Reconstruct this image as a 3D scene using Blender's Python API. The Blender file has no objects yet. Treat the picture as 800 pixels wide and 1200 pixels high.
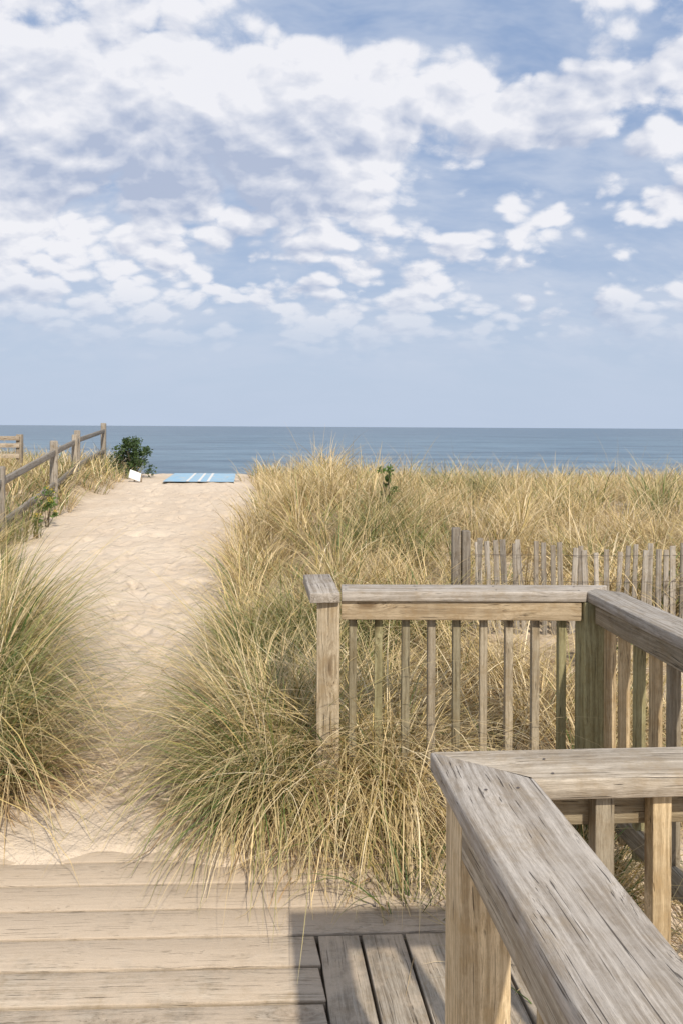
import bpy, math, random
import numpy as np
from mathutils import Vector
random.seed(7); rng=np.random.default_rng(11)
scene=bpy.context.scene
scene.view_settings.view_transform='Standard'
scene.view_settings.look='None'
scene.view_settings.exposure=0
def link(o): scene.collection.objects.link(o); return o

# ------------------------------------------------------------ node helper
class NT:
    def __init__(s,tree): s.t=tree; s.n=tree.nodes; s.l=tree.links
    def new(s,typ,**kw):
        nd=s.n.new(typ)
        for k,v in kw.items(): setattr(nd,k,v)
        return nd
    def setin(s,sock,v):
        if isinstance(v,bpy.types.NodeSocket): s.l.new(v,sock)
        else: sock.default_value=v
    def m(s,op,a,b=None,c=None,clamp=False):
        nd=s.new('ShaderNodeMath',operation=op); nd.use_clamp=clamp
        s.setin(nd.inputs[0],a)
        if b is not None: s.setin(nd.inputs[1],b)
        if c is not None: s.setin(nd.inputs[2],c)
        return nd.outputs[0]
    def vm(s,op,a,b=None):
        nd=s.new('ShaderNodeVectorMath',operation=op)
        s.setin(nd.inputs[0],a)
        if b is not None: s.setin(nd.inputs[1],b)
        return nd.outputs[0]
    def mr(s,v,a,b,c=0.,d=1.,smooth=True):
        nd=s.new('ShaderNodeMapRange'); nd.interpolation_type='SMOOTHSTEP' if smooth else 'LINEAR'
        s.setin(nd.inputs[0],v)
        for i,x in zip((1,2,3,4),(a,b,c,d)): s.setin(nd.inputs[i],x)
        return nd.outputs[0]
    def mix(s,f,a,b,typ='MIX'):
        nd=s.new('ShaderNodeMix'); nd.data_type='RGBA'; nd.blend_type=typ
        s.setin(nd.inputs[0],f)
        for i,x in ((6,a),(7,b)):
            if isinstance(x,tuple) and len(x)==3: x=(*x,1)
            s.setin(nd.inputs[i],x)
        return nd.outputs[2]
    def noise(s,vec,scale,detail=4,rough=.5,dist=0.,col=False):
        nd=s.new('ShaderNodeTexNoise')
        if vec is not None: s.l.new(vec,nd.inputs['Vector'])
        nd.inputs['Scale'].default_value=scale; nd.inputs['Detail'].default_value=detail
        nd.inputs['Roughness'].default_value=rough; nd.inputs['Distortion'].default_value=dist
        return nd.outputs[1] if col else nd.outputs[0]
    def bump(s,h,strength,dist,nrm=None):
        nd=s.new('ShaderNodeBump'); nd.inputs['Strength'].default_value=strength
        nd.inputs['Distance'].default_value=dist; s.l.new(h,nd.inputs['Height'])
        if nrm is not None: s.l.new(nrm,nd.inputs['Normal'])
        return nd.outputs[0]
def newmat(name):
    m=bpy.data.materials.new(name); m.use_nodes=True
    nt=NT(m.node_tree); b=m.node_tree.nodes['Principled BSDF']
    return m,nt,b
def simple(name,col,rough=.7,var=.25,scale=20):
    m,nt,b=newmat(name); g=nt.new('ShaderNodeTexCoord').outputs['Object']
    n=nt.noise(g,scale,5,.6)
    c=nt.mix(n,tuple(x*(1-var) for x in col),tuple(min(1,x*(1+var)) for x in col))
    nt.l.new(c,b.inputs['Base Color']); b.inputs['Roughness'].default_value=rough
    b.inputs['Specular IOR Level'].default_value=.2
    return m

# ------------------------------------------------------------ terrain function
def sst(a,b,x):
    t=np.clip((x-a)/(b-a),0,1); return t*t*(3-2*t)
_G=rng.random((256,256))
def vnoise(x,y):
    xi=np.floor(x).astype(int); yi=np.floor(y).astype(int)
    fx=x-xi; fy=y-yi; fx=fx*fx*(3-2*fx); fy=fy*fy*(3-2*fy)
    g=lambda a,b:_G[a%256,b%256]
    return (g(xi,yi)*(1-fx)+g(xi+1,yi)*fx)*(1-fy)+(g(xi,yi+1)*(1-fx)+g(xi+1,yi+1)*fx)*fy
def fbm(x,y,o=4):
    s=0;a=.5
    for i in range(o): s=s+a*vnoise(x*2**i+13.7*i,y*2**i+7.1*i); a*=.5
    return s/(1-.5**o)
def XR(y): return np.interp(y,[2.4,3,4,5.3,7,9.5,12,16,19,40],[-.42,-.5,-.7,-.95,-1.15,-1.4,-1.25,-1.95,-2.4,-3])
def XL(y): return np.interp(y,[2.4,3.2,4,5.3,7,9.3,12,15,17,19,40],[-1.45,-1.5,-1.75,-2.25,-3.1,-4.0,-4.3,-4.65,-4.95,-5.3,-7])
# individual footprints trodden along the path
_fr=np.random.default_rng(5)
FP=[]
for tr in range(9):
    y=3.0+_fr.uniform(0,.6); lane=_fr.uniform(.15,.85); side=1
    while y<17:
        xc=XL(y)*(1-lane)+XR(y)*lane+.10*side+_fr.normal(0,.05)
        FP.append((xc,y,_fr.normal(.12,.25)))
        y+=_fr.uniform(.55,.8); side=-side; lane=np.clip(lane+_fr.normal(0,.03),.08,.92)
def foot(x,y):
    d=np.zeros_like(x)
    for (fx,fy,a) in FP:
        m=(np.abs(x-fx)<.32)&(np.abs(y-fy)<.32)
        if not m.any(): continue
        u=(x[m]-fx)*math.cos(a)+(y[m]-fy)*math.sin(a); v=-(x[m]-fx)*math.sin(a)+(y[m]-fy)*math.cos(a)
        r=np.sqrt((u/.065)**2+(v/.15)**2)
        d[m]+=-.026*np.exp(-r**2*1.1)+.009*np.exp(-((r-1.6)/.45)**2)
    return d
def H(x,y,fp=False):
    x=np.asarray(x,float); y=np.asarray(y,float)
    far=[24,40,75,120,400]
    pz=np.interp(y,[-1,6,9,12,15,16.5,19.2]+far,[0,0,.1,.22,.33,.36,.36,-.9,-2.6,-5.2,-8,-12])
    R=np.interp(y,[2.5,3.2,4.5,7,10,13,20,26,40,75,120,400],[-.08,.0,.2,.35,.42,.38,.0,-.9,-2.6,-5.2,-8,-12])
    R=R+.50*np.exp(-((x+.75)/1.5)**2-((y-11)/3)**2)
    amp=sst(3,7,y)*(1-sst(22,30,y))
    R=R+amp*(.42*(fbm(x*.45+3,y*.4,3)-.5)+.12*(fbm(x*1.7,y*1.7,2)-.5))
    L=np.interp(y,[2,3.2,5,9.3,12,15,19,26,40,75,120,400],[-.02,.1,.1,.15,.42,.58,.6,-.6,-2.6,-5.2,-8,-12])+amp*.2*(fbm(x*.6,y*.6,3)-.5)
    t=sst(-.1,1.3,x-XR(y)); tl=sst(-.1,.7,XL(y)-x)
    z=pz*(1-t-tl)+R*t+L*tl
    pm=(1-t)*(1-tl)*sst(2.6,3.5,y)*(1-sst(30,40,y))
    z=z+pm*(.06*(fbm(x*1.6,y*1.6,3)-.5)+.034*(fbm(x*5,y*4,3)-.5))
    if fp: z=z+foot(x,y)*sst(2.9,3.3,y)
    # wind-blown drift: the sand laps unevenly over the last boards
    drift=(1-sst(2.35,2.75,y))
    ys_=y+.42*(fbm(x*2.3+4,y*1.2,3)-.5)+.12*(fbm(x*9,y*9,2)-.5)
    dk=1-sst(2.62,2.86,ys_)
    z=z+(1-dk)*.012*(1-sst(2.86,3.3,y))
    z=z*(1-dk)+(-.075)*dk+dk*(-.1)*sst(.3,.55,x)
    return np.where(y<2.4,np.minimum(z,-.06),z)
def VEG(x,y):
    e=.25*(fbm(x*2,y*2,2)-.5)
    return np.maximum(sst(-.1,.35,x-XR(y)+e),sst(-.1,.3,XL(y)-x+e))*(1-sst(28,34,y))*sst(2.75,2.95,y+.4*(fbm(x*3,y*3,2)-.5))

def mesh_from(name,verts,quads,mats,attrs=None,smooth=False):
    me=bpy.data.meshes.new(name)
    nv=len(verts); nf=len(quads)
    me.vertices.add(nv); me.vertices.foreach_set('co',np.asarray(verts,np.float32).ravel())
    me.loops.add(nf*4); me.loops.foreach_set('vertex_index',np.asarray(quads,np.int32).ravel())
    me.polygons.add(nf); me.polygons.foreach_set('loop_start',np.arange(nf,dtype=np.int32)*4)
    me.polygons.foreach_set('loop_total',np.full(nf,4,np.int32))
    me.update(calc_edges=True)
    if attrs:
        for k,(ty,data) in attrs.items():
            a=me.attributes.new(k,ty,'POINT')
            a.data.foreach_set({'FLOAT':'value','FLOAT_VECTOR':'vector','FLOAT_COLOR':'color'}[ty],np.asarray(data,np.float32).ravel())
    if smooth: me.polygons.foreach_set('use_smooth',np.ones(nf,bool))
    for m in mats: me.materials.append(m)
    me.validate()
    o=bpy.data.objects.new(name,me); link(o); return o

# ------------------------------------------------------------ sand material
sand,nt,b=newmat('sand')
P=nt.new('ShaderNodeNewGeometry').outputs['Position']
veg=nt.new('ShaderNodeAttribute',attribute_name='veg').outputs['Fac']
n1=nt.noise(P,1.3,4,.55); n2=nt.noise(P,9,4,.6); n3=nt.noise(P,420,1,.6)
c=nt.mix(nt.mr(n1,.3,.7),(.59,.485,.375),(.68,.575,.455))
c=nt.mix(nt.m('MULTIPLY',nt.mr(n2,.5,.75),.35),c,(.50,.405,.31))
c=nt.mix(nt.mr(n3,.3,.75,0,.3),c,(.45,.36,.28))
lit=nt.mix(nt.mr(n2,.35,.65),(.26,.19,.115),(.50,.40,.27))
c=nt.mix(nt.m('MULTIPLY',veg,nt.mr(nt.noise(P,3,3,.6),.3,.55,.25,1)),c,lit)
nt.l.new(c,b.inputs['Base Color']); b.inputs['Roughness'].default_value=.95; b.inputs['Specular IOR Level'].default_value=.1
dis=nt.new('ShaderNodeVectorMath',operation='SCALE'); nt.l.new(nt.noise(P,3.5,2,.5,col=True),dis.inputs[0]); dis.inputs[3].default_value=.3
PP=nt.vm('ADD',P,dis.outputs[0])
def dents(scale,thr):
    vor=nt.new('ShaderNodeTexVoronoi',feature='F1'); nt.l.new(nt.vm('MULTIPLY',PP,(1.35,.8,1)),vor.inputs['Vector']); vor.inputs['Scale'].default_value=scale
    return nt.m('MULTIPLY',nt.mr(vor.outputs['Distance'],.05,.45,0,1),thr)
h=nt.m('ADD',dents(5.2,.5),nt.m('MULTIPLY',nt.noise(P,9,5,.65),1.1))
bn=nt.bump(h,.85,.04)
nt.l.new(bn,b.inputs['Normal'])

xs=np.concatenate([-np.geomspace(9000,8,45),np.arange(-7.8,-5.2,.2),np.arange(-5.2,-.5,.03),np.arange(-.5,3,.06),np.arange(3,12,.14),np.geomspace(12.2,9000,42)])
ys=np.concatenate([-np.geomspace(3000,2,20),np.arange(-1.5,2.3,.2),np.arange(2.3,9,.03),np.arange(9,21,.07),np.geomspace(21.1,20000,70)])
X,Y=np.meshgrid(xs,ys); Z=H(X,Y,True)
nx,ny=len(xs),len(ys)
idx=np.arange(nx*ny).reshape(ny,nx)
q=np.stack([idx[:-1,:-1],idx[:-1,1:],idx[1:,1:],idx[1:,:-1]],-1).reshape(-1,4)
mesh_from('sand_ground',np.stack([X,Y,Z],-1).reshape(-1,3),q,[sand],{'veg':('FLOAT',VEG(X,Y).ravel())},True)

# ------------------------------------------------------------ sea
sea,nt,b=newmat('sea_water')
P=nt.new('ShaderNodeNewGeometry').outputs['Position']
S=nt.vm('MULTIPLY',P,(.35,1.0,1.0))
big=nt.noise(nt.vm('MULTIPLY',P,(.0012,.006,1)),1,4,.6)
sm=nt.noise(S,.22,5,.65)
mid=nt.noise(nt.vm('MULTIPLY',P,(.012,.06,1)),1,5,.72)
far=nt.new('ShaderNodeSeparateXYZ'); nt.l.new(P,far.inputs[0])
ff=nt.mr(far.outputs[1],80,900)
c=nt.mix(ff,(.125,.215,.285),(.10,.165,.235))
c=nt.mix(nt.mr(big,.35,.65,0,.5),c,(.13,.20,.27))
c=nt.mix(nt.mr(mid,.42,.64,0,.9),c,(.045,.09,.14))
c=nt.mix(nt.mr(sm,.45,.68,0,.7),c,(.035,.075,.12))
nt.l.new(c,b.inputs['Base Color']); b.inputs['Roughness'].default_value=.32; b.inputs['Specular IOR Level'].default_value=.2
nt.l.new(nt.bump(sm,1.,.7),b.inputs['Normal'])
sv=[(-15000,60,-5),(15000,60,-5),(15000,20000,-5),(-15000,20000,-5)]
mesh_from('sea',sv,[(0,1,2,3)],[sea])

# ------------------------------------------------------------ wood
def wood_mat(name,sanddust=False):
    m,nt,b=newmat(name)
    wc=nt.new('ShaderNodeAttribute',attribute_name='wc').outputs['Vector']
    tint=nt.new('ShaderNodeAttribute',attribute_name='tint').outputs['Color']
    P=nt.new('ShaderNodeNewGeometry').outputs['Position']
    kv=nt.new('ShaderNodeTexVoronoi'); kv.inputs['Scale'].default_value=1
    nt.l.new(nt.vm('MULTIPLY',wc,(2.6,9,9)),kv.inputs['Vector'])
    sep=nt.new('ShaderNodeSeparateColor'); nt.l.new(kv.outputs['Color'],sep.inputs[0])
    on=nt.m('GREATER_THAN',sep.outputs[0],.55)
    k=nt.m('MULTIPLY',nt.mr(kv.outputs['Distance'],.36,.03),on)
    warp=nt.noise(nt.vm('MULTIPLY',wc,(2.5,6,6)),1,2,.5)
    off=nt.m('ADD',nt.m('MULTIPLY',k,.026),nt.m('MULTIPLY',warp,.034))
    cmb=nt.new('ShaderNodeCombineXYZ'); nt.l.new(off,cmb.inputs[1]); nt.l.new(off,cmb.inputs[2])
    v=nt.vm('ADD',wc,cmb.outputs[0])
    g1=nt.noise(nt.vm('MULTIPLY',v,(40,520,520)),1,4,.72)
    g2=nt.noise(nt.vm('MULTIPLY',v,(2.0,95,95)),1,4,.6)
    crk=nt.noise(nt.vm('MULTIPLY',v,(3.0,230,230)),1.,2,.5)
    crack=nt.mr(crk,.655,.70)
    blot=nt.noise(wc,14,5,.72)
    c=nt.mix(nt.mr(g2,.33,.67),(.255,.225,.19),(.50,.468,.425))
    c=nt.mix(nt.mr(g1,.42,.68,0,.6),c,(.18,.158,.13))
    c=nt.mix(nt.mr(blot,.45,.7,0,.45),c,(.43,.41,.385))
    c=nt.mix(nt.mr(blot,.52,.3,0,.5),c,(.28,.225,.155))
    kd=nt.m('MULTIPLY',nt.mr(kv.outputs['Distance'],.17,.04),on)
    c=nt.mix(nt.m('MULTIPLY',kd,.75),c,(.11,.08,.055))
    c=nt.mix(nt.m('MULTIPLY',crack,.8),c,(.055,.047,.04))
    c=nt.mix(1.,c,tint,'MULTIPLY')
    if sanddust:
        sy=nt.new('ShaderNodeSeparateXYZ'); nt.l.new(P,sy.inputs[0])
        lvl=nt.mr(sy.outputs[1],1.8,2.85,.07,.38,False)
        right=nt.mr(sy.outputs[0],-.1,.15,0,.12)
        n=nt.m('SUBTRACT',nt.m('ADD',nt.noise(P,5.0,7,.75),lvl),right)
        top=nt.mr(sy.outputs[2],-.012,-.004)
        f=nt.m('MULTIPLY',nt.mr(n,.50,.74),top)
        fine=nt.noise(P,300,2,.5)
        sc=nt.mix(fine,(.46,.37,.28),(.63,.52,.40))
        c=nt.mix(nt.m('MULTIPLY',f,.85),c,sc)
    nt.l.new(c,b.inputs['Base Color']); b.inputs['Roughness'].default_value=.85; b.inputs['Specular IOR Level'].default_value=.2
    hh=nt.m('SUBTRACT',nt.m('ADD',nt.m('MULTIPLY',g1,.6),nt.m('MULTIPLY',g2,.6)),nt.m('MULTIPLY',crack,1.2))
    nt.l.new(nt.bump(hh,.85,.003),b.inputs['Normal'])
    return m
wood=wood_mat('weathered_wood'); deckwood=wood_mat('boardwalk_wood',True)
metal=simple('nail_metal',(.10,.08,.07),.5)

class Boards:
    def __init__(s,jit=.11): s.v=[];s.f=[];s.wc=[];s.t=[];s.jit=jit
    def add(s,p0,p1,w,t,m0=0,m1=0,tint=(1,1,1),ref=None,taper=1.0):
        p0=Vector(p0);p1=Vector(p1);ex=(p1-p0);L=ex.length;ex.normalize()
        if ref is None:
            ref=Vector((0,0,1))
        ref=Vector(ref); ey=ref.cross(ex).normalized(); ez=ex.cross(ey).normalized()
        o=Vector((random.uniform(-50,50),random.uniform(-50,50),random.uniform(-50,50)))
        base=len(s.v); j=random.uniform(1-s.jit,1+s.jit)
        n=max(1,min(8,int(L/.25)))
        for i in range(n+1):
            u=i/n
            for (a,bb) in ((-1,-1),(1,-1),(1,1),(-1,1)):
                sh=(m0*(1-u)+m1*u)*a*w/2
                k=1+(taper-1)*u
                l=Vector((L*u+sh,a*w/2*k,bb*t/2*k))
                s.v.append(tuple(p0+ex*l.x+ey*l.y+ez*l.z))
                s.wc.append(tuple(l+o)); s.t.append((tint[0]*j,tint[1]*j,tint[2]*j,1))
        s.f.append((base,base+3,base+2,base+1))
        for i in range(n):
            q=base+4*i
            for a in range(4):
                c=(a+1)%4; s.f.append((q+a,q+c,q+4+c,q+4+a))
        q=base+4*n; s.f.append((q,q+1,q+2,q+3))
    def post(s,x,y,z0,z1,w,ang=0,tint=(1,1,1),w2=None):
        s.add((x,y,z0),(x,y,z1),w,w2 or w,tint=tint,ref=(math.cos(ang),math.sin(ang),0))
    def build(s,name,mat,bev=.003,parent=None):
        o=mesh_from(name,s.v,s.f,[mat],{'wc':('FLOAT_VECTOR',s.wc),'tint':('FLOAT_COLOR',s.t)})
        if bev:
            md=o.modifiers.new('bevel','BEVEL'); md.width=bev; md.segments=2; md.limit_method='ANGLE'; md.angle_limit=math.radians(40)
        if parent: o.parent=parent
        return o
def empty(name):
    e=bpy.data.objects.new(name,None); link(e); e.empty_display_size=.2; return e
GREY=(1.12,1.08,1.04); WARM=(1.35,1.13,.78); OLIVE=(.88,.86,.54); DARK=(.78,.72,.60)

def nails(name,pts,parent,r=.004):
    V=[];F=[]
    for (x,y,z) in pts:
        b0=len(V)
        for i in range(8):
            a=i*math.pi/4; V.append((x+r*math.cos(a),y+r*math.sin(a),z+.0012))
        F+= [(b0,b0+1,b0+2,b0+3),(b0,b0+3,b0+4,b0+7),(b0+4,b0+5,b0+6,b0+7)]
    o=mesh_from(name,V,F,[metal]); o.parent=parent

A=math.radians(7.5)
W=Vector((math.sin(A),-math.cos(A),0)); V7=Vector((math.cos(A),math.sin(A),0))
B4=math.radians(3.5); V4=Vector((math.cos(B4),math.sin(B4),0))
up=Vector((0,0,1))
TOP=.95; CT=.04
# ---- far railing
e=empty('wooden_railing')
c=Boards(); z=TOP-CT/2
c.add(Vector((-.105,3.27,z)),Vector((-.06,2.90,z)),.118,CT,tint=GREY)
c.add((.003,2.995,z+.0005),(1.035,3.005,z+.0005),.135,CT,m1=1.0,tint=GREY)
rl0=Vector((1.04,3.0,z))
rl1=rl0+W*1.46
c.add(rl0,rl1,.14,CT,m0=1.0,tint=(1.02,1.0,.98))
c.build('cap_rail',wood,.004,e)
c=Boards()
c.add((.003,2.962,.872),(.955,2.962,.872),.036,.075,tint=(1.2,1.02,.76))
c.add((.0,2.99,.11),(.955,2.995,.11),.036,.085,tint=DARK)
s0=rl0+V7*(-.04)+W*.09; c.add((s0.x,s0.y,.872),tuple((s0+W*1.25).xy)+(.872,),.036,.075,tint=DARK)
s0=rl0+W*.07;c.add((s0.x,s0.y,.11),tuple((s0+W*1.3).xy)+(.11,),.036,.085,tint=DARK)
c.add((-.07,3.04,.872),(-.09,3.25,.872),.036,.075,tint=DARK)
c.build('apron_rail',wood,.003,e)
c=Boards()
c.post(-.047,2.975,-.2,TOP-CT-.001,.09,0,tint=(1.2,1.07,.84))
c.post(1.005,2.985,-.2,TOP-CT-.001,.092,A,tint=OLIVE)
s=rl0+W*1.40; c.post(s.x,s.y,-.2,TOP-CT-.001,.09,A,tint=WARM)
c.build('post',wood,.004,e)
c=Boards()
for i in range(9):
    x=.052+i*.1045
    c.post(x+random.uniform(-.004,.004),2.999,.04,.905,.031,random.uniform(-.08,.08),tint=random.choice([DARK,OLIVE,(.95,.88,.66),(1.05,.96,.78),(.7,.66,.5)]))
for i in range(12):
    s=rl0+V7*.0+W*(.10+i*.108)
    c.post(s.x,s.y,.04,.905,.034,A+random.uniform(-.06,.06),tint=random.choice([DARK,WARM,(1.0,.92,.52),OLIVE]))
c.build('balusters',wood,.002,e)
nails('nails',[(x,y,TOP+.001) for x in (.02,.30,.62,.95) for y in (2.965,3.03)],e)

# ---- near railing
e=empty('wooden_railing')
C=Vector((.18,1.49,0))
c=Boards(.03)
p0=C+V4*.0835-Vector((-math.sin(B4),math.cos(B4),0))*.065+up*z
p1=p0+V4*1.05
c.add(p0,p1,.13,CT,m0=-1.27,tint=(1.2,1.12,1.0))
q0=C+V7*.0825+W*.0645+up*z
c.add(q0,q0+W*1.75,.165,CT,m0=.788,tint=(1.12,1.08,1.04))
c.build('cap_rail',wood,.005,e)
c=Boards()
pp=C+W*.131+V7*.058
s=pp+W*.049+V7*(-.027); c.add((s.x,s.y,.872),tuple((s+W*1.6).xy)+(.872,),.038,.074,tint=(1.1,1.02,.88))
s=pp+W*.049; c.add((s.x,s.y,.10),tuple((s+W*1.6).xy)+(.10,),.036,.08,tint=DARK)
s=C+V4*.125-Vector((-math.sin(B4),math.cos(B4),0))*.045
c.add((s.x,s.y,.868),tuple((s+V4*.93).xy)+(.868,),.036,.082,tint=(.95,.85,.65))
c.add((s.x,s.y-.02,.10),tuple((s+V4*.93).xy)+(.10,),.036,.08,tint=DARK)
c.build('apron_rail',wood,.003,e)
c=Boards(.03)
c.post(pp.x,pp.y,-.15,TOP-CT-.001,.096,A,tint=(1.62,1.36,.95))
s=pp+W*1.62; c.post(s.x,s.y,-.15,TOP-CT-.001,.09,A,tint=WARM)
s=C+V4*1.02-Vector((0,.07,0)); c.post(s.x,s.y,-.2,TOP-CT-.001,.09,A,tint=WARM)
c.build('post',wood,.004,e)
c=Boards()
for i in range(6):
    s=C+V4*(.318+i*.112)-Vector((-math.sin(B4),math.cos(B4),0))*.083
    c.post(s.x,s.y,.0,.905,.037,B4,tint=random.choice([(1.1,.95,.68),WARM,DARK]))
for i in range(11):
    s=C+W*(.43+i*.118)+V7*.075
    c.post(s.x,s.y,.0,.905,.037,A,tint=random.choice([(1.2,1.0,.68),WARM]))
c.build('balusters',wood,.002,e)
nl=[]
for k in (.05,.11):
    s=C+V4*(.19+.03)-Vector((0,1,0))*k; nl.append((s.x,s.y,TOP+.001))
    s=C+W*.17+V7*(k+.01); nl.append((s.x,s.y,TOP+.001))
    s=C+V4*.62-Vector((0,1,0))*(k-.03); nl.append((s.x,s.y,TOP+.001))
nails('nails',nl,e,.003)

# ---- boardwalk
c=Boards(.05); T2=math.tan(math.radians(2.1))
y=2.87
while y>-1.2:
    inner=y>2.36
    yc0=y-.068
    if inner: xe=.52
    else:
        xe=-.05
        for _ in range(4): xe=-.067+(2.34-(yc0+(xe+.5)*T2))*.1316-.006
    xs_=-3.2; zj=random.uniform(-.001,.001)-.0205
    yy=lambda x:yc0+(x+.5)*T2
    tt=random.choice([(1.15,1.05,.92),(1.08,.98,.86),(1.2,1.09,.94)])
    c.add((xs_,yy(xs_)+random.uniform(-.0015,.0015),zj),(xe,yy(xe)+random.uniform(-.0015,.0015),zj),.1245,.038,m1=0 if inner else -.168,tint=tt)
    y-=.1365
for i in range(5):
    off=.066+i*.1365
    e0=Vector((-.067,2.34,0))+V7*off
    ylim=2.3275+.5*T2+e0.x*T2-.006
    e0=e0+W*((e0.y-ylim)/math.cos(A))
    c.add((e0.x,e0.y,-.021+random.uniform(-.0015,.0015)),tuple((e0+W*3.3).xy)+(-.021,),.127,.038,m0=.094,tint=random.choice([(1.0,.94,.85),(1.06,.99,.88),(.95,.89,.8)]))
c.build('boardwalk',deckwood,.003)

# ------------------------------------------------------------ dune (snow) fence
e=empty('slat_dune_fence')
c=Boards(); x=.76
SL=[(.78,.76,.73),(.90,.87,.83),(.66,.64,.61),(1.02,.99,.94),(.74,.70,.64)]
while x<5.2:
    y=4.78+.06*math.sin(x*2.3)+.10*(x-.7)
    g=float(H(x,y)); zt=.865+.018*math.sin(x*3)+random.uniform(-.05,.02)-.016*(x-.7)
    w=random.uniform(.030,.040)
    lx=random.gauss(0,.022)+.025*math.sin(x*4)
    c.add((x,y,g-.15),(x+lx,y+random.uniform(-.03,.03),zt),w,.009,ref=(random.uniform(-.25,.25),1,0),tint=random.choice(SL))
    x+=random.uniform(.050,.062)
c.build('slats',wood,.001,e)
c=Boards()
for x in (.745,.81,2.5,4.3):
    y=4.82+.10*(x-.7); c.post(x,y,.0,.93+random.uniform(-.02,.02),.055,tint=(.52,.49,.45))
c.build('fence_posts',wood,.006,e)
V=[];F=[]
for zz in (.60,.77):
    for k in range(60):
        x=.7+k*.077; y=4.78+.06*math.sin(x*2.3)+.10*(x-.7)-.012+.008*math.sin(k*2.1)
        b0=len(V); V+=[(x,y,zz-.0015),(x,y-.0015,zz),(x,y,zz+.0015),(x,y+.0015,zz)]
        if k:
            for a in range(4): F.append((b0-4+a,b0-4+(a+1)%4,b0+(a+1)%4,b0+a))
o=mesh_from('fence_wire',V,F,[metal]); o.parent=e

# ------------------------------------------------------------ split rail fence left
e=empty('split_rail_fence')
posts=[(-3.95,6.6,.70),(-4.27,9.3,1.08),(-4.64,12.0,1.35),(-5.33,15.0,1.50),(-5.95,18.6,1.66),(-3.6,4.2,.6)]
c=Boards()
for (x,y,zt) in posts:
    g=float(H(x,y)); c.post(x,y,g-.3,zt,.14,random.uniform(0,.5),tint=(.82,.79,.75),w2=.12)
c.post(-5.16,14.4,.3,1.42,.11,.2,tint=(.95,.9,.82))
c.build('fence_post',wood,.02,e)
c=Boards()
pl=[posts[5]]+posts[:5]
for a,bb in zip(pl[:-1],pl[1:]):
    for off in (.20,.71):
        c.add((a[0]+.02,a[1],a[2]-off+random.uniform(-.02,.02)),(bb[0]+.02,bb[1],bb[2]-off+random.uniform(-.02,.02)),.045,.10,tint=(.68,.67,.66))
c.build('fence_rail',wood,.015,e)
e=empty('wooden_fence')
c=Boards()
for x in (-9.6,-8.2,-6.75):
    c.post(x,15.6,.2,1.40,.11,tint=(.95,.88,.78))
for zz in (1.32,1.17,.95):
    c.add((-9.7,15.52,zz),(-6.72,15.52,zz),.035,.09,tint=(1.15,1.05,.92))
c.build('fence_boards',wood,.004,e)

# ------------------------------------------------------------ beach mat
m_mat,nt,b=newmat('blue_mat')
P=nt.new('ShaderNodeNewGeometry').outputs['Position']
sx=nt.new('ShaderNodeSeparateXYZ'); nt.l.new(P,sx.inputs[0])
c0=nt.mix(nt.noise(P,3,5,.6),(.24,.42,.57),(.34,.52,.65))
w=nt.m('SINE',nt.m('MULTIPLY',sx.outputs[1],60.0))
c0=nt.mix(nt.mr(w,.6,1,0,.3),c0,(.15,.32,.5))
c0=nt.mix(nt.mr(nt.noise(P,5,5,.6),.50,.70,0,.75),c0,(.57,.49,.38))
nt.l.new(c0,b.inputs['Base Color']); b.inputs['Roughness'].default_value=.7
white=simple('white_stripe',(.68,.68,.66),.7,.15,5)
V=[];F=[]
def strip(x0,x1,y0,y1,dz,n=10):
    b0=len(V)
    for i in range(n+1):
        y=y0+(y1-y0)*i/n
        for x in (x0-.13*(y-16),x1-.13*(y-16)): V.append((x,y,.36+.03+dz-(0 if y<19.2 else (y-19.2)*.26)))
    for i in range(n): F.append((b0+2*i,b0+2*i+1,b0+2*i+3,b0+2*i+2))
strip(-3.85,-2.30,16.1,20.2,0); n0=len(F)
for x0 in (-3.35,-3.1,-2.9): strip(x0,x0+.06,16.1,20.2,.005)
o=mesh_from('beach_access_mat',V,F,[m_mat,white])
for i,p in enumerate(o.data.polygons): p.material_index=0 if i<n0 else 1
e=empty('small_sign')
wm=simple('sign_white',(.74,.74,.72),.5,.05,8)
bpy.ops.mesh.primitive_cube_add(size=1,location=(-4.52,16.3,.50)); o=bpy.context.object; o.name='sign_panel'; o.scale=(.26,.02,.22)
o.rotation_euler=(math.radians(-35),math.radians(22),math.radians(30)); o.data.materials.append(wm); o.parent=e
md=o.modifiers.new('b','BEVEL'); md.width=.004
c=Boards(); c.post(-4.56,16.42,.25,.56,.03,tint=(.8,.7,.6)); c.post(-4.42,16.45,.25,.53,.03,tint=(.8,.7,.6)); c.build('sign_leg',wood,.002,e)

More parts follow.
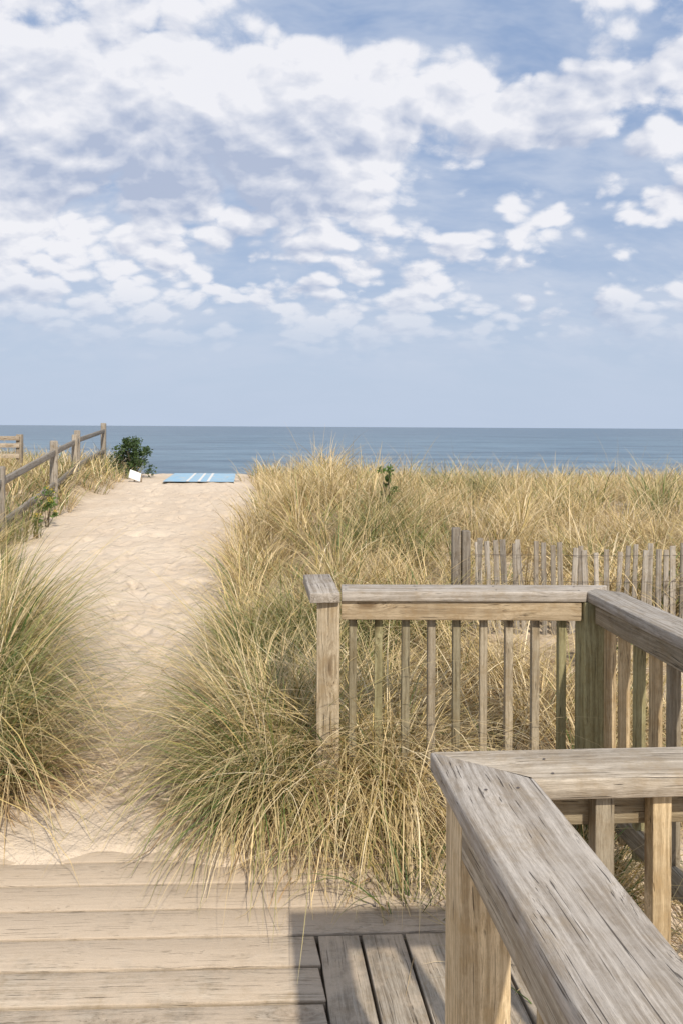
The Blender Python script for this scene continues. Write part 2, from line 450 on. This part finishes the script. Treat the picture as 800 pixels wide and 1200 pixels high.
# ------------------------------------------------------------ grass
gm,nt,b=newmat('grass_blades')
col=nt.new('ShaderNodeAttribute',attribute_name='gcol').outputs['Color']
nt.l.new(col,b.inputs['Base Color']); b.inputs['Roughness'].default_value=.5; b.inputs['Specular IOR Level'].default_value=.35
tr=nt.new('ShaderNodeBsdfTranslucent'); nt.l.new(col,tr.inputs[0])
mx=nt.new('ShaderNodeMixShader'); mx.inputs[0].default_value=.22
out=nt.n['Material Output']; nt.l.new(b.outputs[0],mx.inputs[1]); nt.l.new(tr.outputs[0],mx.inputs[2]); nt.l.new(mx.outputs[0],out.inputs[0])
GV=[];GF=[];GC=[];gcount=0
PAL=np.array([[.11,.175,.045],[.26,.27,.085],[.50,.385,.155],[.69,.54,.30],[.42,.285,.155],[.82,.70,.47]])
def grass(cx,cy,nb,rad,L,Lv,width,lean,bend,nseg,green,wind=(0,0),dead=.15):
    global gcount
    M=len(cx); cx=np.asarray(cx);cy=np.asarray(cy)
    green=np.broadcast_to(green,(M,))
    tl=np.repeat(rng.uniform(.55,1.18,M),nb)
    N=M*nb
    a0=rng.uniform(0,2*np.pi,N); r=rad*np.sqrt(rng.random(N))
    x=np.repeat(cx,nb)+r*np.cos(a0); y=np.repeat(cy,nb)+r*np.sin(a0)
    z=H(x,y)-.02; g0=z.copy()
    az=a0+rng.normal(0,.7,N)
    tw=rng.normal(0,.35,(2,M))
    wx=np.cos(az)+wind[0]+rng.normal(0,.15,N)+np.repeat(tw[0],nb); wy=np.sin(az)+wind[1]+rng.normal(0,.15,N)+np.repeat(tw[1],nb); az=np.arctan2(wy,wx)
    ll=L*tl*np.clip(rng.normal(1,Lv,N),.3,1.4)
    th=lean*(r/rad)*rng.uniform(.5,1.2,N)+np.abs(rng.normal(0,.15,N))
    bd=bend*rng.uniform(.35,1.3,N)
    ph=az+rng.uniform(.6,2.5,N)
    sxv=np.cos(ph); syv=np.sin(ph)
    wd=width*rng.uniform(.5,1.3,N)
    gr=np.repeat(green,nb); tb=np.repeat(rng.uniform(.76,1.2,M),nb)
    u=rng.random(N)
    pick=np.where(u<dead,np.where(rng.random(N)<.5,3,4),np.where(rng.random(N)<gr,np.where(rng.random(N)<.5,0,1),np.where(rng.random(N)<.45,2,np.where(rng.random(N)<.7,3,5))))
    isdead=(u<dead)
    ll=np.where(isdead,ll*.75,ll); th=np.where(isdead,th+.35,th); bd=np.where(isdead,bd*1.3,bd)
    bc=PAL[pick]*(rng.uniform(.75,1.2,N)*tb)[:,None]
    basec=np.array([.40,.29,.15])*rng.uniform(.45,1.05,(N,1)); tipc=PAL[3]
    vs=np.zeros((N,nseg+1,2,3),np.float32); cs=np.ones((N,nseg+1,2,4),np.float32)
    px,py,pz=x.copy(),y.copy(),z.copy()
    kink=rng.uniform(-.5,.5,N); ts=rng.uniform(.3,.8,N); tipa=rng.uniform(.35,1.,N)
    for i in range(nseg+1):
        t=i/nseg
        w=wd*(1-t)**.6*.5 if i<nseg else wd*.04
        w=w*(.7+.3*min(1,t*4))
        vs[:,i,0]=np.stack([px-sxv*w,py-syv*w,pz],-1); vs[:,i,1]=np.stack([px+sxv*w,py+syv*w,pz],-1)
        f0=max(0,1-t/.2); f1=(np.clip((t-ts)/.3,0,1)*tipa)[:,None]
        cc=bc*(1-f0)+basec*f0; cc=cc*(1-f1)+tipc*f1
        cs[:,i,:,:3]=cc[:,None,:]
        if i<nseg:
            tt=(i+.5)/nseg
            ang=np.minimum(th+bd*tt**1.4,2.75); azz=az+kink*tt
            st=ll/nseg
            px=px+st*np.sin(ang)*np.cos(azz); py=py+st*np.sin(ang)*np.sin(azz); pz=pz+st*np.cos(ang)
            pz=np.maximum(pz,g0+.03)
    base=gcount+np.arange(N)[:,None]*(2*(nseg+1))+np.arange(nseg)[None,:]*2
    f=np.stack([base,base+1,base+3,base+2],-1).reshape(-1,4)
    GV.append(vs.reshape(-1,3)); GC.append(cs.reshape(-1,4)); GF.append(f); gcount+=N*2*(nseg+1)
def flush(name):
    global GV,GF,GC,gcount
    o=mesh_from(name,np.concatenate(GV),np.concatenate(GF),[gm],{'gcol':('FLOAT_COLOR',np.concatenate(GC))},True)
    print(name,sum(len(f) for f in GF)); GV=[];GF=[];GC=[];gcount=0
    return o
def scatter(x0,x1,y0,y1,dens,cond):
    n=int((x1-x0)*(y1-y0)*dens); x=rng.uniform(x0,x1,n); y=rng.uniform(y0,y1,n)
    k=cond(x,y); return x[k],y[k]
def gg(x,y,a=.5): return np.clip(a+1.9*(fbm(x*.9+5,y*.9,3)-.5),.03,.95)
inR=lambda x,y:x>XR(y)+.05
inL=lambda x,y:x<XL(y)-.05
# foreground drooping clumps
x,y=scatter(-.6,.30,2.95,3.5,54,lambda x,y:(x>XR(y)+.05)&~((x>-.12)&(x<.03)&(y<3.05)))
gr=np.clip(.78-.70*sst(-.35,.05,x)+rng.normal(0,.12,len(x)),.06,.95)
grass(x,y,185,.07,.75,.18,.0070,.6,2.3,10,gr,wind=(-.2,-.2),dead=.26)
x,y=scatter(-.1,.32,2.84,2.95,90,lambda x,y:~((x>-.12)&(x<.03)&(y>2.9)))
grass(x,y,120,.06,.5,.25,.006,.7,2.2,8,.15,wind=(-.1,-.1),dead=.5)
x,y=scatter(-.9,.1,3.3,5.0,25,inR)
grass(x,y,145,.08,.82,.2,.007,.55,1.9,9,gg(x,y,.50),wind=(-.3,-.1),dead=.18)
x,y=scatter(.0,1.8,3.08,4.3,18,lambda x,y:x>0)
grass(x,y,110,.09,.56,.22,.007,.6,1.7,8,gg(x,y,.22),dead=.5)
x,y=scatter(.05,1.1,2.5,2.93,32,lambda x,y:x>.12)
grass(x,y,100,.09,.50,.2,.007,.6,1.8,8,gg(x,y,.45),dead=.36)
x,y=scatter(.5,3.2,1.7,3.2,14,lambda x,y:(x>1.15)|(x<.95))
grass(x,y,75,.1,.40,.2,.007,.6,1.5,7,gg(x,y,.3),dead=.45)
x,y=scatter(-3.1,-1.45,2.8,5.3,25,inL)
grass(x,y,145,.08,1.02,.2,.0075,.5,2.0,10,np.clip(gg(x,y,.64),.3,.92),wind=(.25,-.1),dead=.18)
x,y=scatter(-1.65,-1.36,2.85,4.4,46,lambda x,y:x<XL(y)+.12)
grass(x,y,95,.08,.66,.3,.007,.8,1.9,8,.4,wind=(.35,-.05),dead=.38)
flush('dune_grass')
# mid
x,y=scatter(-1.3,6.5,5.0,9,13,lambda x,y:inR(x,y)&((fbm(x*.8,y*.8+9,3)>.47)|(x<1.0)))
grass(x,y,80,.11,.66,.24,.0100,.55,1.8,6,gg(x,y,.22),wind=(.12,0),dead=.22)
x,y=scatter(-1.2,.6,4.6,5.2,14,inR)
grass(x,y,100,.1,.7,.22,.0085,.55,1.8,7,gg(x,y,.34),wind=(-.1,0),dead=.2)
x,y=scatter(-5.5,-2.3,5.2,9.5,11,inL)
grass(x,y,65,.12,.48,.22,.010,.5,1.6,6,gg(x,y,.38),wind=(.1,0),dead=.22)
x,y=scatter(-.8,5,4.9,10,3,inR)
grass(x,y,9,.15,.92,.12,.005,.25,.5,6,0.,wind=(.2,0),dead=0)
# far
x,y=scatter(-2.6,13,9,15,8.0,lambda x,y:inR(x,y)&((fbm(x*.6,y*.6+9,3)>.44)|(x<.8)))
grass(x,y,46,.19,.66,.24,.013,.5,1.6,5,gg(x,y,.22),wind=(.15,0),dead=.16)
x,y=scatter(-3,17,15,24,4.5,inR)
grass(x,y,32,.26,.6,.22,.021,.5,1.4,4,gg(x,y,.22),wind=(.15,0),dead=.14)
x,y=scatter(-12,-3.9,9.5,21,5.0,inL)
grass(x,y,38,.22,.58,.22,.017,.5,1.4,4,gg(x,y,.34),wind=(.15,0),dead=.16)
flush('dune_grass')

# ------------------------------------------------------------ shrubs
def leafmat(name,c1,c2):
    m,nt,b=newmat(name); P=nt.new('ShaderNodeNewGeometry').outputs['Position']
    c=nt.mix(nt.mr(nt.noise(P,14,3,.6),.35,.65),c1,c2); nt.l.new(c,b.inputs['Base Color']); b.inputs['Roughness'].default_value=.5
    tr=nt.new('ShaderNodeBsdfTranslucent'); nt.l.new(c,tr.inputs[0]); mx=nt.new('ShaderNodeMixShader'); mx.inputs[0].default_value=.25
    nt.l.new(b.outputs[0],mx.inputs[1]); nt.l.new(tr.outputs[0],mx.inputs[2]); nt.l.new(mx.outputs[0],nt.n['Material Output'].inputs[0]); return m
dk=leafmat('shrub_leaves',(.03,.06,.02),(.09,.14,.04)); md_=leafmat('green_leaves',(.07,.13,.03),(.14,.22,.05)); yl=leafmat('flower_heads',(.55,.42,.04),(.7,.55,.08))
stem=simple('stem_bark',(.12,.09,.06))
def leaves(cs,ns,rs,size):
    V=[];F=[]
    for (cx,cy,cz),n,r in zip(cs,ns,rs):
        for _ in range(n):
            d=Vector((random.gauss(0,1),random.gauss(0,1),random.gauss(0,1))).normalized()*r*random.random()**.4
            p=Vector((cx,cy,cz))+d
            a=Vector((random.gauss(0,1),random.gauss(0,1),random.gauss(0,.6))).normalized(); bb=a.cross(Vector((random.gauss(0,1),random.gauss(0,1),random.gauss(0,1)))).normalized()
            s=size*random.uniform(.6,1.3); b0=len(V)
            V+= [tuple(p),tuple(p+a*s*.5+bb*s*.3),tuple(p+a*s),tuple(p+a*s*.5-bb*s*.3)]
            F.append((b0,b0+1,b0+2,b0+3))
    return V,F
def shrub(name,x,y,w,h,n,size,mat,clumps=16,flower=None,rsc=1.):
    e=empty(name); g=float(H(x,y)); cs=[];rs=[]
    for i in range(clumps):
        u=random.random(); a=random.uniform(0,6.28); rr=w*.45*math.sqrt(random.random())*(1-.4*u)
        cs.append((x+rr*math.cos(a),y+rr*math.sin(a),g+h*(.18+.76*u))); rs.append(w*random.uniform(.07,.2)*rsc)
    V,F=leaves(cs,[n//clumps]*clumps,rs,size)
    o=mesh_from('leaves',V,F,[mat]); o.parent=e
    c=Boards()
    for q in cs: c.add((x+random.uniform(-.03,.03),y,g-.05),q,.02*min(1,h),.02*min(1,h),ref=(1,.1,0),taper=.4)
    o=c.build('stems',stem,0,e)
    if flower:
        V,F=leaves([(q[0],q[1],q[2]+rs[i]*.9) for i,q in enumerate(cs)],[40]*clumps,[r*.6 for r in rs],.018); o=mesh_from('flowers',V,F,[flower]); o.parent=e
shrub('green_shrub',-4.98,17.8,1.1,.95,3800,.06,dk,32,rsc=.8)
shrub('bayberry_shrub',.52,8.2,.30,.62,900,.038,md_,16)
shrub('goldenrod_plant',-4.12,10.4,.5,.55,500,.04,md_,9,yl)
shrub('leafy_plant',1.55,4.2,.35,.46,260,.04,md_,8)

# ------------------------------------------------------------ world
SE=math.radians(43); saz=math.atan2(.34,-.94)
w=bpy.data.worlds.new('World'); scene.world=w; w.use_nodes=True
nt=NT(w.node_tree); bg=nt.n['Background']; bg.inputs['Strength'].default_value=.1
sky=nt.new('ShaderNodeTexSky'); sky.sky_type='NISHITA'; sky.sun_disc=False; sky.sun_elevation=SE; sky.sun_rotation=saz
g=nt.new('ShaderNodeTexCoord').outputs['Generated']
sp=nt.new('ShaderNodeSeparateXYZ'); nt.l.new(g,sp.inputs[0]); dx,dy,dz=sp.outputs
den=nt.m('ADD',nt.m('MAXIMUM',dz,0),.5)
qx=nt.m('DIVIDE',dx,den); qy=nt.m('DIVIDE',dy,den)
cb=nt.new('ShaderNodeCombineXYZ'); nt.l.new(qx,cb.inputs[0]); nt.l.new(qy,cb.inputs[1]); Q=cb.outputs[0]
wn=nt.noise(Q,5,3,.55,col=True)
wn=nt.vm('SUBTRACT',wn,(.5,.5,.5))
sc=nt.new('ShaderNodeVectorMath',operation='SCALE'); nt.l.new(wn,sc.inputs[0]); sc.inputs[3].default_value=.06
Qw=nt.vm('ADD',Q,sc.outputs[0])
Qs=nt.vm('ADD',nt.vm('MULTIPLY',Qw,(.88,1.05,1)),(3.3,1.2,.4))
def puff(vec,scale,det):
    v=nt.new('ShaderNodeTexVoronoi',feature='F1'); nt.l.new(vec,v.inputs['Vector']); v.inputs['Scale'].default_value=scale
    v.inputs['Detail'].default_value=det; v.inputs['Roughness'].default_value=.5; v.inputs['Lacunarity'].default_value=2.3
    return nt.m('SUBTRACT',1.,v.outputs['Distance'])
N1=nt.noise(Qs,2.9,2,.5); N2=nt.noise(Qs,9.0,6,.6)
o1=nt.vm('ADD',Qs,(.012,-.022,0)); o2=nt.vm('ADD',Qs,(.045,-.085,0))
P1=puff(Qs,14,1); P1b=puff(o1,14,1)
N2b=nt.noise(o1,9.0,4,.58)
N1b=nt.noise(o2,2.9,2,.5)
def gs(lst):
    ctl=None
    for (cx,cy,sx_,sy_,am) in lst:
        a=nt.m('POWER',nt.m('ABSOLUTE',nt.m('DIVIDE',nt.m('SUBTRACT',qx,cx),sx_)),2)
        bq=nt.m('POWER',nt.m('ABSOLUTE',nt.m('DIVIDE',nt.m('SUBTRACT',qy,cy),sy_)),2)
        ga=nt.m('MULTIPLY',nt.m('EXPONENT',nt.m('MULTIPLY',nt.m('ADD',a,bq),-1)),am)
        ctl=ga if ctl is None else nt.m('ADD',ctl,ga)
    return ctl
ctl=gs([(-.19,1.09,.42,.22,.14),(.165,1.19,.09,.07,-.24),(.10,.875,.26,.045,-.20),(.25,.90,.10,.06,-.10),(.53,1.29,.18,.09,-.18),(.40,1.06,.24,.14,.08),(0,1.75,2.5,.16,-.08)])
shd=gs([(-.25,1.16,.27,.09,-.42),(-.05,1.0,.32,.055,.20),(.32,1.03,.2,.05,.10),(-.34,.93,.16,.05,-.22),(.35,1.13,.2,.05,-.2),(.1,1.5,.6,.08,-.12)])
D=nt.m('ADD',nt.m('ADD',nt.m('ADD',nt.m('MULTIPLY',N1,.45),nt.m('MULTIPLY',N2,.42)),nt.m('MULTIPLY',nt.m('SUBTRACT',P1,.5),.26)),nt.m('ADD',ctl,.115))
mask=nt.mr(D,.43,.535)
rel=nt.m('ADD',nt.m('ADD',nt.m('MULTIPLY',nt.m('SUBTRACT',N2,N2b),3.2),nt.m('MULTIPLY',nt.m('SUBTRACT',N1,N1b),3.0)),nt.m('MULTIPLY',nt.m('SUBTRACT',P1,P1b),1.1))
br=nt.m('ADD',nt.m('ADD',nt.m('ADD',.66,shd),rel),nt.m('MULTIPLY',nt.m('SUBTRACT',D,.62),-1.7),clamp=True)
ccol=nt.mix(br,(4.5,5.15,6.7),(9.0,9.0,9.4))
grad=nt.mr(dz,.0,.5)
base=nt.mix(grad,(4.9,5.9,7.6),(1.9,3.35,6.2))
base=nt.mix(.2,base,sky.outputs[0])
veil=nt.mr(nt.noise(nt.vm('MULTIPLY',Qw,(2,4.5,1)),1.8,5,.6),.35,.65,.18,.7)
base=nt.mix(veil,base,(6.2,6.8,8.0))
fade=nt.mr(dz,.06,.19)
col=nt.mix(nt.m('MULTIPLY',nt.m('MULTIPLY',mask,fade),.95),base,ccol)
haze=nt.mr(dz,.22,.0,0,.88)
col=nt.mix(haze,col,(5.1,6.0,7.5))
nt.l.new(col,bg.inputs['Color'])

# ------------------------------------------------------------ sun, camera
sd=bpy.data.lights.new('sun','SUN'); sd.energy=4.2; sd.angle=math.radians(1.0); sd.color=(1,.91,.77)
so=bpy.data.objects.new('sun',sd); link(so)
dirv=Vector((math.sin(saz)*math.cos(SE),math.cos(saz)*math.cos(SE),math.sin(SE)))
so.rotation_euler=dirv.to_track_quat('Z','Y').to_euler()
cd=bpy.data.cameras.new('camera'); co=bpy.data.objects.new('camera',cd); link(co)
cd.sensor_fit='VERTICAL'; cd.sensor_height=36; cd.sensor_width=24; cd.lens=26.1; cd.shift_y=-.0833
cd.clip_start=.02; cd.clip_end=40000
co.location=(0,0,1.6); co.rotation_euler=(math.radians(90),math.radians(-.32),0)
scene.camera=co
